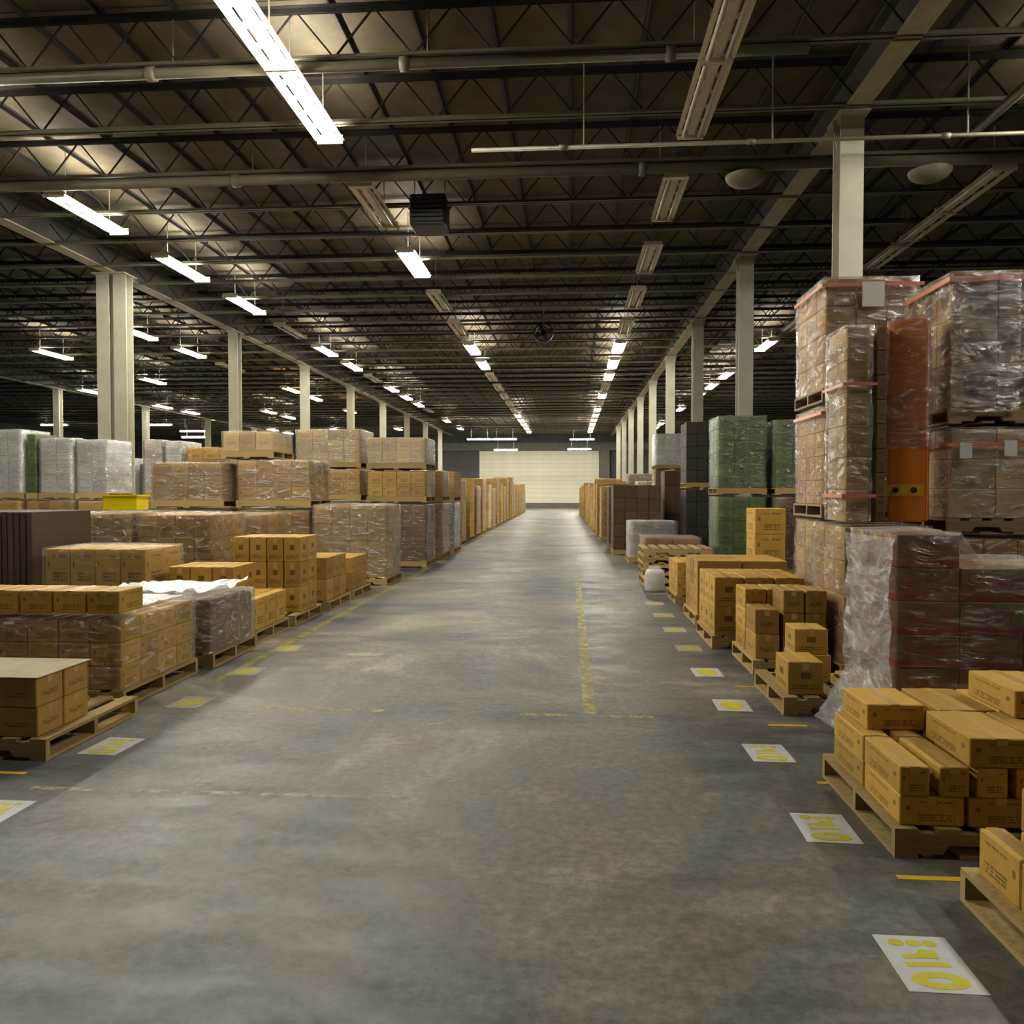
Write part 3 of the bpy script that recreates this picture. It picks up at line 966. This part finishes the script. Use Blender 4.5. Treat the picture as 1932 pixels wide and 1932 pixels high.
# second row, behind the front ones
load('tan carton load with upright boxes behind the greyish wrap', (-5.75, -4.55, 8.25, 9.1, 0, 0.98), (4, 2, 2), 'tan', 'thin', short='upright tan boxes in second row')
load('dark bundle of upright corrugated boards at left edge', (-7.1, -5.95, 8.4, 9.5, 0, 1.38), (16, 1, 1), 'corr', None, short='dark upright corrugated bundle')
load('tan carton column at the left picture edge', (-8.4, -7.25, 8.4, 9.5, 0, 1.36), (3, 3, 4), 'tan', 'thin', short='tan carton column at picture edge')
load('film-wrapped chest-high load below the yellow bin', (-6.75, -5.72, 10.0, 11.1, 0, 1.31), (4, 3, 4), 'kraft', 'thick', short='load below the yellow bin')
load('film-wrapped chest-high load right of the yellow bin', (-5.66, -4.62, 10.0, 11.1, 0, 1.3), (4, 3, 4), 'kraft', 'clear', short='load right of the yellow bin')
load('brown wrapped load between the yellow bin and tall stacks', (-5.85, -4.65, 11.7, 12.8, 0, 1.25), (4, 3, 4), 'kraft', 'clear', short='load before the tall shiny stack')
# yellow bin
t = thing('storage_bin', 'bright yellow rectangular bin standing on the wrapped left load', 'bin', (-6.16, 10.1, 1.36))
bm = bmesh.new()
for e in ((0, 0.46, 0, 0.012, 0, 0.2), (0, 0.46, 0.288, 0.3, 0, 0.2), (0, 0.012, 0.012, 0.288, 0, 0.2), (0.448, 0.46, 0.012, 0.288, 0, 0.2), (0.012, 0.448, 0.012, 0.288, 0, 0.012)):
    bm_box(bm, *e)
obj('body', finish(bm, 'body', M['yellow_bin']), t)
bm = bmesh.new()
for e in ((-0.015, 0.475, -0.015, 0.0, 0.18, 0.2), (-0.015, 0.475, 0.3, 0.315, 0.18, 0.2), (-0.015, 0.0, 0.0, 0.3, 0.18, 0.2), (0.46, 0.475, 0.0, 0.3, 0.18, 0.2)):
    bm_box(bm, *e)
obj('rim', finish(bm, 'rim', M['yellow_bin']), t)

# tall two-tier stacks, second row at y 13.6
def tower(x0, x1, y0, y1, tiers, who):
    """tiers: (ztop, n, mat, film, label)"""
    z = 0.0
    for (zt, n, mat, film, label) in tiers:
        load(label, (x0, x1, y0, y1, z, zt), n, mat, film, far=y0 > 13.0, short=label)
        z = zt + 0.045
tower(-5.86, -4.52, 13.6, 14.8, [(1.28, (4, 3, 4), 'kraft', 'clear', 'brown wrapped load, lower half of the shiny tall stack'),
                                 (2.15, (4, 3, 3), 'tan', 'shiny', 'glittering film-wrapped load, upper half of the shiny tall stack')], '')
tower(-7.3, -6.0, 13.4, 14.6, [(1.28, (4, 3, 4), 'kraft', 'thick', 'lower load left of the shiny tall stack'),
                               (2.1, (4, 3, 3), 'kraft', 'thick', 'upper glossy load left of the shiny tall stack')], '')
load('pale flat carton load topping the shiny tall stack', (-6.15, -5.2, 13.65, 14.7, 2.195, 2.66), (3, 3, 1), 'pale', 'thin', far=True, short='pale carton load topping the shiny stack')
tower(-4.3, -3.02, 16.6, 17.8, [(1.33, (4, 3, 4), 'brown', 'clear', 'brown lower load of the pale topped aisle stack'),
                                (2.03, (4, 3, 2), 'tan', 'thin', 'tan middle load of the pale topped aisle stack'),
                                (2.74, (4, 3, 2), 'pale', 'thick', 'pale top load of the aisle stack')], '')
tower(-5.95, -4.5, 16.9, 18.1, [(1.37, (4, 3, 4), 'kraft', 'clear', 'brown lower load in the row behind the aisle stack'),
                                (2.07, (4, 3, 2), 'tan', 'clear', 'tan middle load in the row behind the aisle stack'),
                                (2.95, (4, 3, 3), 'pale', 'thick', 'pale wrapped top load behind the aisle stack')], '')
tower(-4.25, -3.0, 18.6, 19.8, [(1.33, (4, 3, 4), 'kraft', 'thick', 'wrapped lower load past the pale topped stack'),
                                (2.1, (4, 3, 3), 'tan', 'thin', 'tan upper load past the pale topped stack')], '')
tower(-4.2, -2.98, 20.4, 21.6, [(1.3, (4, 3, 4), 'brown', 'milky', 'milky wrapped lower load, third aisle stack at left'),
                                (2.13, (4, 3, 3), 'kraft', None, 'brown upper load, third aisle stack at left')], '')
tower(-5.75, -4.4, 20.4, 21.6, [(1.3, (4, 3, 4), 'kraft', 'clear', 'lower load hidden behind third aisle stack'),
                                (2.3, (4, 3, 3), 'tan', 'thin', 'tan upper load behind third aisle stack'),
                                (2.95, (4, 3, 2), 'pale', 'thick', 'pale top load behind third aisle stack')], '')
mats = ['tan', 'tan', 'kraft', 'tan', 'pale', 'tan', 'kraft', 'tan']
y = 23.4
k = 0
while y < 63:
    h = (1.95, 2.05, 1.8, 2.1, 1.9, 1.75, 2.2, 2.0, 1.9, 2.3, 2.1, 2.45)[k % 12]
    x1 = -3.2 - 0.008 * (y - 23)
    load('carton load far down the left aisle edge, %s past the tall stacks' % ORD[k], (x1 - 1.2, x1, y, y + 1.2, 0, h), (4, 3, 5), mats[k % 8],
         ('thin', None, 'clear')[k % 3], far=True, short='far left aisle load, %s past the tall stacks' % ORD[k], group='far left aisle loads')
    y += 2.15
    k += 1
# back rows round the left double column: brown below, white-wrapped above
XS = [(-14.6, -13.45), (-13.4, -12.3), (-12.24, -11.98), (-11.94, -11.12), (-11.08, -10.3), (-9.5, -9.05), (-9.0, -8.6), (-8.5, -7.75)]
low = [(-14.6, -13.45), (-13.4, -12.3), (-12.2, -11.05), (-11.0, -9.85), (-9.8, -8.65), (-8.58, -7.45)]
for i, (a, b) in enumerate(low):
    load('brown lower load of the back left row, %s from the left' % ORD[i], (a, b, 17.0, 18.2, 0, 1.4), (4, 3, 4), ('kraft', 'tan')[i % 2], 'clear', far=True,
         short='back left row load, %s from the left' % ORD[i], group='brown lower loads of the back left row')
up = ['white', 'white', 'green', 'white', 'white', 'pale', 'white', 'tan']
ul = ['white wrapped upper load at the far left edge', 'white wrapped upper load left of the green strip', 'narrow green upper load between white wrapped ones',
      'white wrapped upper load right of the green strip', 'white wrapped upper load touching the double column', 'pale upper load just right of the double column',
      'whitish narrow upper load beside the tan one', 'tan carton upper load at the end of the white row']
tops = [3.0, 3.0, 2.9, 2.8, 2.76, 2.75, 2.72, 2.58]
for i, (a, b) in enumerate(XS):
    load(ul[i], (a, b, 17.1, 18.1, 1.445, tops[i]), (max(1, int((b - a) / 0.3)), 3, 4), up[i], 'milky' if up[i] in ('white', 'pale') else 'thin', far=True, short=ul[i], group='upper loads of the back left row')
for i, (a, b) in enumerate([(-21.5, -20.2), (-20.0, -18.7), (-18.5, -17.2), (-17.0, -15.7), (-15.5, -14.2), (-14.0, -12.7), (-10.6, -9.4), (-9.2, -8.0), (-7.8, -6.6)]):
    load('dim wrapped load in the dark behind the back left row, %s from left' % ORD[i], (a, b, 25.0, 26.2, 0, (2.7, 2.5, 2.9, 2.6)[i % 4]), (4, 3, 5), ('white', 'pale')[i % 2], 'milky', far=True,
         short='dim load behind back left row, %s from left' % ORD[i], group='dim loads behind the back left row')

# crumpled clear film lying over the low wrapped loads
def crumple(label, x0, x1, y0, y1, z, seed, amp=0.05):
    bm = bmesh.new()
    nx, ny_ = 18, 14
    g = []
    for j in range(ny_ + 1):
        rw = []
        for i in range(nx + 1):
            px, py = x0 + (x1 - x0) * i / nx, y0 + (y1 - y0) * j / ny_
            e = noise.noise(Vector((px * 2 + seed, py * 2, 0.5))) * 0.12
            q = Vector((px * 5 + seed, py * 5, 1.0))
            h = abs(noise.noise(q)) * amp + abs(noise.noise(q * 2.1)) * amp * 0.5
            rw.append(bm.verts.new((px + e * 0.6, py + e, z + h)))
        g.append(rw)
    for j in range(ny_):
        for i in range(nx):
            bm.faces.new((g[j][i], g[j][i + 1], g[j + 1][i + 1], g[j + 1][i]))
    tag(obj('plastic_sheet', finish(bm, 'plastic_sheet', F['milky'], True)), label, 'plastic sheet')
crumple('crumpled milky plastic sheet over the greyish low load', -4.35, -3.3, 7.0, 7.9, 0.655, 3.0, 0.09)
crumple('crumpled plastic over the back of the long wrapped load', -4.45, -3.35, 6.05, 6.7, 0.69, 8.0, 0.04)

# ================================================================== RIGHT SIDE
# nearest pallet, cut by the right edge of the picture
pallet(1.53, 2.73, 2.2, 3.2, 0, 'wooden pallet at the lower right picture edge', 'wood')
loose(1.57, 1.68, 2.3, 3.16, HP, 0.31, (1, 3, 1), 'tan', 'narrow tan carton', 'edge of nearest right pallet', 'narrow cartons on the nearest right pallet', 'R')
loose(1.72, 2.66, 2.24, 3.16, HP, 0.47, (4, 3, 2), 'tan', 'tan carton', 'nearest right pallet', 'cartons on the nearest right pallet', 'R')

# second pallet: layers of flat printed cases, stepped
pallet(1.42, 2.62, 3.55, 4.55, 0, 'wooden pallet under the stepped printed cases at right')
g = 'printed cases of the stepped right stack'
loose(1.45, 2.6, 3.58, 4.48, HP, 0.262, (4, 2, 1), 'tan', 'printed tan case', 'bottom of stepped right stack', g, 'R')
for j in range(2):
    for i in range(7):
        x = 1.45 + 0.165 * i
        carton(x, x + 0.135, 3.58 + 0.45 * j, 4.02 + 0.45 * j, 0.262, 0.394, 'tan', 'narrow tan case, second layer of stepped right stack, %s row, %s from aisle' % (('front', 'back')[j], ORD[i]), g)
carton(1.5, 1.79, 4.12, 4.48, 0.394, 0.526, 'tan', 'single tan case on the rear aisle corner of stepped right stack', g)
for j in range(2):
    for i in range(3):
        x = 1.745 + 0.285 * i + (0.07 if j else 0)
        if x + 0.28 < 2.66:
            carton(x, x + 0.28, 3.58 + 0.46 * j, 4.03 + 0.46 * j, 0.394, 0.526, 'tan', 'tan case, third layer of stepped right stack, %s row, %s from aisle' % (('front', 'back')[j], ORD[i]), g)
for i in range(2):
    carton(2.1 + 0.27 * i, 2.37 + 0.27 * i, 3.9, 4.35, 0.526, 0.66, 'tan', 'tan case on very top of stepped right stack, %s from aisle' % ORD[i], g)

# the big brown wrapped load with red bands
big = load('big brown red-banded load in grey film, film skirt flaring at the aisle', (1.94, 3.12, 4.92, 5.68, 0, 1.345), (3, 3, 6), 'red', 'skirt', pal='wood', short='big brown red-banded load',
     flare=0.2, step=(2.36, 1.15), skip=tuple((i, j, 5) for i in (1, 2) for j in range(3)))
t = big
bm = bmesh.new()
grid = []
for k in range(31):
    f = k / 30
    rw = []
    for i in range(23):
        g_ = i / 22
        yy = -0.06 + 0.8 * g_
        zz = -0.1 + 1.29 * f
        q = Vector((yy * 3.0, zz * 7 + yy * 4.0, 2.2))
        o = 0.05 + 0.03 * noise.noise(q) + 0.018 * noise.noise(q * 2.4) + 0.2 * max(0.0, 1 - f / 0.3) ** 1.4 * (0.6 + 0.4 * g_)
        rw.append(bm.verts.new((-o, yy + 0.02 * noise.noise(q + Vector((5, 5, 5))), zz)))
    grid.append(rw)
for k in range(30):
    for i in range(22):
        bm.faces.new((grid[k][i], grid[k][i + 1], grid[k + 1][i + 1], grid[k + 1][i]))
fo = obj('loose_film', finish(bm, 'loose_film', F['drape'], True), t)  # extra sheet over the film skirt, added to whiten the lit aisle face
fo['label'] = 'loose film hanging down the aisle side, added to whiten it'
# pallet with a few cartons
pallet(1.53, 2.6, 5.78, 6.68, 0, 'nearly empty wooden pallet behind the big brown wrapped load')
carton(1.58, 1.84, 5.86, 6.24, HP, 0.37, 'tan2', 'small taped tan carton on the nearly empty right pallet', 'few cartons on nearly empty pallet')
carton(1.74, 2.02, 6.27, 6.6, HP, 0.34, 'tan2', 'lower rear carton on the nearly empty right pallet', 'few cartons on nearly empty pallet')
carton(1.74, 2.0, 6.28, 6.58, 0.34, 0.54, 'tan2', 'upper rear carton on the nearly empty right pallet', 'few cartons on nearly empty pallet')
# next: brown stack with low front corner
pallet(1.6, 2.26, 7.05, 7.95, 0, 'wooden pallet under the brown stack with open white front')
loose(1.62, 1.84, 7.08, 7.48, HP, 0.57, (1, 1, 2), 'kraft', 'brown carton', 'low corner of brown right stack', 'cartons of the brown right stack', 'R')
loose(1.86, 2.24, 7.08, 7.48, HP, 0.74, (2, 1, 3), 'kraft', 'brown carton', 'front of brown right stack', 'cartons of the brown right stack', 'R')
loose(1.62, 2.24, 7.5, 7.92, HP, 0.7, (3, 1, 3), 'tan', 'tan carton', 'back of brown right stack', 'cartons of the brown right stack', 'R')
pallet(1.45, 2.4, 8.2, 9.2, 0, 'wooden pallet under the cartons with dark hand holes')
loose(1.47, 2.38, 8.22, 9.18, HP, 0.73, (3, 3, 2), 'tan2', 'carton with hand hole', 'hand-hole stack at right', 'hand hole cartons at right', 'R')
pallet(1.5, 2.6, 9.6, 10.6, 0, 'wooden pallet under the wide brown low stack at right')
loose(1.52, 2.58, 9.62, 10.58, HP, 0.78, (2, 3, 2), 'kraft', 'wide brown carton', 'wide low stack at right', 'wide brown cartons at right', 'R')
loose(2.45, 2.86, 10.75, 11.3, 0, 1.38, (1, 1, 4), 'tan', 'tan carton', 'slim column behind wide low stack', 'slim carton column at right', 'R')
pallet(1.5, 2.4, 11.4, 12.4, 0, 'wooden pallet under low cartons before the white sack')
loose(1.52, 2.38, 11.42, 12.38, HP, 0.6, (3, 3, 2), 'tan', 'tan carton', 'low stack before the white sack', 'low cartons before the white sack', 'R')
# stack of empty pallets
for i in range(5):
    dx = random.uniform(-0.03, 0.03)
    pallet(1.25 + dx, 2.4 + dx, 13.5, 14.5, i * HP, 'empty wooden pallet, %s from the floor in the pallet stack at right' % ORD[i], 'wood', True, 'stack of empty pallets')
# white sack
t = thing('sack', 'white bulging sack standing on the floor beside the empty pallets', 'sack', (1.36, 12.85, 0))
bm = bmesh.new()
prev = None
for k in range(9):
    f = k / 8
    r = 0.14 * (1.0 + 0.12 * math.sin(math.pi * f)) * (1.0 if f < 0.9 else 0.86)
    ring = [bm.verts.new((r * math.cos(a * math.pi / 8) * 1.05 + noise.noise(Vector((a, f * 4, 1))) * 0.015, r * math.sin(a * math.pi / 8) * 0.85, f * 0.36)) for a in range(16)]
    if prev:
        for a in range(16):
            bm.faces.new((prev[a], prev[(a + 1) % 16], ring[(a + 1) % 16], ring[a]))
    else:
        bm.faces.new(ring[::-1])
    prev = ring
bm.faces.new(prev)
obj('sack_body', finish(bm, 'sack_body', M['sack'], True), t)
bm = bmesh.new()
bm_box(bm, -0.09, 0.09, -0.025, 0.025, 0.355, 0.41)
obj('sack_neck', finish(bm, 'sack_neck', M['sack']), t)
load('low red-brown carton load between the pallets and grey wrap', (1.4, 2.5, 15.2, 16.3, 0, 0.72), (4, 3, 2), 'red', 'thin', far=True)
load('low grey film-wrapped load at the right aisle edge', (1.33, 2.45, 18.0, 19.1, 0, 0.92), (4, 3, 3), 'kraft', 'milky', far=True)
load('dark brown chest-high load, nearest the aisle at right', (1.1, 2.3, 20.3, 21.5, 0, 1.77), (4, 3, 5), 'umber', None, far=True)
load('dark brown load, second past the grey wrap at right', (1.1, 2.3, 22.6, 23.8, 0, 1.75), (4, 3, 5), 'umber', None, far=True)
y = 26.0
for k in range(12):
    x0 = 1.0 - 0.012 * (y - 26)
    load('tan load far down the right aisle edge, %s past the dark ones' % ORD[k], (x0, x0 + 1.15, y, y + 1.2, 0, (1.75, 1.9, 2.1, 1.8, 2.0)[k % 5]), (4, 3, 5), ('tan', 'kraft', 'tan')[k % 3],
         ('thin', None)[k % 2], far=True, short='far right aisle load, %s past the dark ones' % ORD[k], group='far right aisle loads')
    y += 2.6

# second row at right: towers
tower(2.82, 3.76, 15.5, 16.5, [(1.5, (3, 3, 6), 'green', 'thin', 'green carton load, lower half of the green tower'),
                               (3.05, (3, 3, 6), 'green', 'clear', 'green carton load, upper half of the green tower')], '')
tower(3.86, 4.8, 15.3, 16.4, [(1.5, (3, 3, 5), 'brown', 'clear', 'dark lower load right of the green tower'),
                              (2.95, (3, 3, 5), 'green', 'clear', 'dull green upper load right of the green tower')], '')
tower(2.82, 3.6, 19.6, 20.6, [(1.65, (3, 3, 5), 'dark', None, 'blackish lower load left of the green tower'),
                              (3.3, (3, 3, 5), 'dark', None, 'blackish upper load left of the green tower')], '')
tower(2.7, 3.7, 23.0, 24.0, [(2.2, (3, 3, 5), 'umber', None, 'dark brown tall load past the blackish tower')], '')
tower(2.78, 3.85, 26.4, 27.4, [(2.3, (3, 3, 5), 'brown', 'thin', 'brown lower load of the pale green capped stack'),
                               (3.5, (3, 3, 3), 'white', 'milky', 'pale green wrapped load capping the far right stack')], '')
for k in range(5):
    load('pale wrapped load along the far right columns, %s past the pale cap' % ORD[k], (2.6, 3.7, 31.0 + 5 * k, 32.2 + 5 * k, 0, (2.0, 2.4, 1.9, 2.2, 2.0)[k]), (3, 3, 5), ('pale', 'brown')[k % 2], 'clear', far=True,
         short='far right second row load, %s past the pale cap' % ORD[k], group='far right second row loads')

# the three-tier film-wrapped tower in front of the right column
T1 = (2.47, 3.4, 8.02, 9.0)
load('brown base load of the tall wrapped tower at right', (*T1, 0, 1.3), (3, 3, 4), 'kraft', 'clear', short='brown base of tall wrapped tower')
load('brown middle load of the tall wrapped tower at right', (*T1, 1.345, 2.44), (3, 3, 4), 'kraft', 'clear', short='middle load of tall wrapped tower', pal='wood_shaded', tapes=((2.36, 0.03),))
load('shiny brown top load of the tall wrapped tower at right', (*T1, 2.485, 3.69), (3, 3, 4), 'kraft', 'shiny', short='shiny top load of tall tower', pal='wood_shaded', tapes=((3.6, 0.035),), labels=((2.83, 3.4, 0.21, 0.24),))
# support and the narrow stack with the orange column on it
load('brown load carrying the orange column at right', (2.3, 3.05, 6.9, 7.8, 0, 1.3), (3, 3, 4), 'kraft', 'clear', short='load carrying the orange column')
load('narrow film-wrapped carton column left of the orange one', (2.32, 2.57, 6.95, 7.5, 1.345, 3.0), (1, 2, 6), 'kraft', 'shiny', pal=None, tapes=((2.5, 0.025), (1.55, 0.03)))
load('slim dark carton column between wrapped column and orange one', (2.62, 2.71, 7.05, 7.5, 1.345, 3.02), (1, 2, 8), 'brown', None, pal=None)
t = thing('orange_column', 'tall bright orange board column in film with two black holes', 'orange panel', (2.925, 7.12, 1.345), R(-30))
bm = bmesh.new()
bm_box(bm, -0.15, 0.15, -0.1, 0.1, 0, 1.72)
bmesh.ops.bevel(bm, geom=bm.edges[:], offset=0.012, segments=2, affect='EDGES')
obj('body', finish(bm, 'body', K['orange']), t)
obj('yellow_band', box_mesh('yellow_band', plain('yellow strip', (0.75, 0.42, 0.02), 0.4), -0.148, 0.13, -0.104, -0.1005, 0.22, 0.32), t)
for xx in (-0.085, 0.055):
    bm = bmesh.new()
    bm_tube(bm, (xx, -0.1085, 0.27), (xx, -0.1045, 0.27), 0.026, 14)
    obj('black_hole', finish(bm, 'black_hole', M['dark_metal']), t)
SEED[0] += 5
obj('stretch_film', film_mesh(-0.145, 0.145, -0.1, 0.095, 0.62, 1.72, 'shiny', SEED[0], amp=0.015), t)
# tower at the right picture edge
T2 = (3.18, 4.35, 6.95, 7.9)
load('brown base load of the tower at right picture edge', (*T2, 0, 1.2), (4, 3, 4), 'kraft', 'clear', short='base of tower at right picture edge')
load('tan wrapped middle load of the tower at right edge', (*T2, 1.245, 2.13), (3, 3, 3), 'pale', 'thick', short='middle load of right edge tower', pal='wood_shaded', tapes=((1.98, 0.03),), labels=((3.26, 1.88, 0.1, 0.13), (3.62, 1.9, 0.1, 0.13)))
silver = load('silvery film-wrapped top load with round marks at right edge', (*T2, 2.175, 3.44), (3, 3, 3), 'round', 'shiny', short='silvery top load of right edge tower', pal='wood_shaded', tapes=((3.36, 0.04),))
bm = bmesh.new()
grid = []
for k in range(27):
    rw = []
    for i in range(19):
        xx, zz = -0.04 + 0.56 * i / 18, -0.04 + 1.13 * k / 26
        q = Vector((xx * 6, zz * 6 + xx * 5, 7.7))
        rw.append(bm.verts.new((xx, -0.062 - 0.022 * noise.noise(q) - 0.012 * noise.noise(q * 2.3), zz)))
    grid.append(rw)
for k in range(26):
    for i in range(18):
        bm.faces.new((grid[k][i], grid[k][i + 1], grid[k + 1][i + 1], grid[k + 1][i]))
fo = obj('loose_film', finish(bm, 'loose_film', F['shiny'], True), silver)
fo['label'] = 'crinkled silvery film over the left part of the front'
# blue plastic scrap by the film skirt
bm = bmesh.new()
bmesh.ops.create_icosphere(bm, subdivisions=3, radius=0.06)
for v in bm.verts:
    n_ = noise.noise(v.co * 28) * 0.35 + noise.noise(v.co * 60) * 0.2
    v.co *= 1.0 + n_
    v.co.z = max(-0.03, v.co.z * 0.7) + 0.03
tag(obj('plastic_scrap', finish(bm, 'plastic_scrap', M['blue']), None, (1.70, 4.74, 0.0)), 'crumpled blue plastic scrap on floor below the film skirt', 'plastic scrap')
for k in range(3):
    load('dark background load beyond the right tower, %s from the camera' % ORD[k], (4.75, 5.9, 8.6 + 2.4 * k, 9.8 + 2.4 * k, 0, 2.6), (4, 3, 5), 'brown', 'clear', short='background load beyond right tower, %s' % ORD[k],
         group='background loads beyond the right tower', far=True)
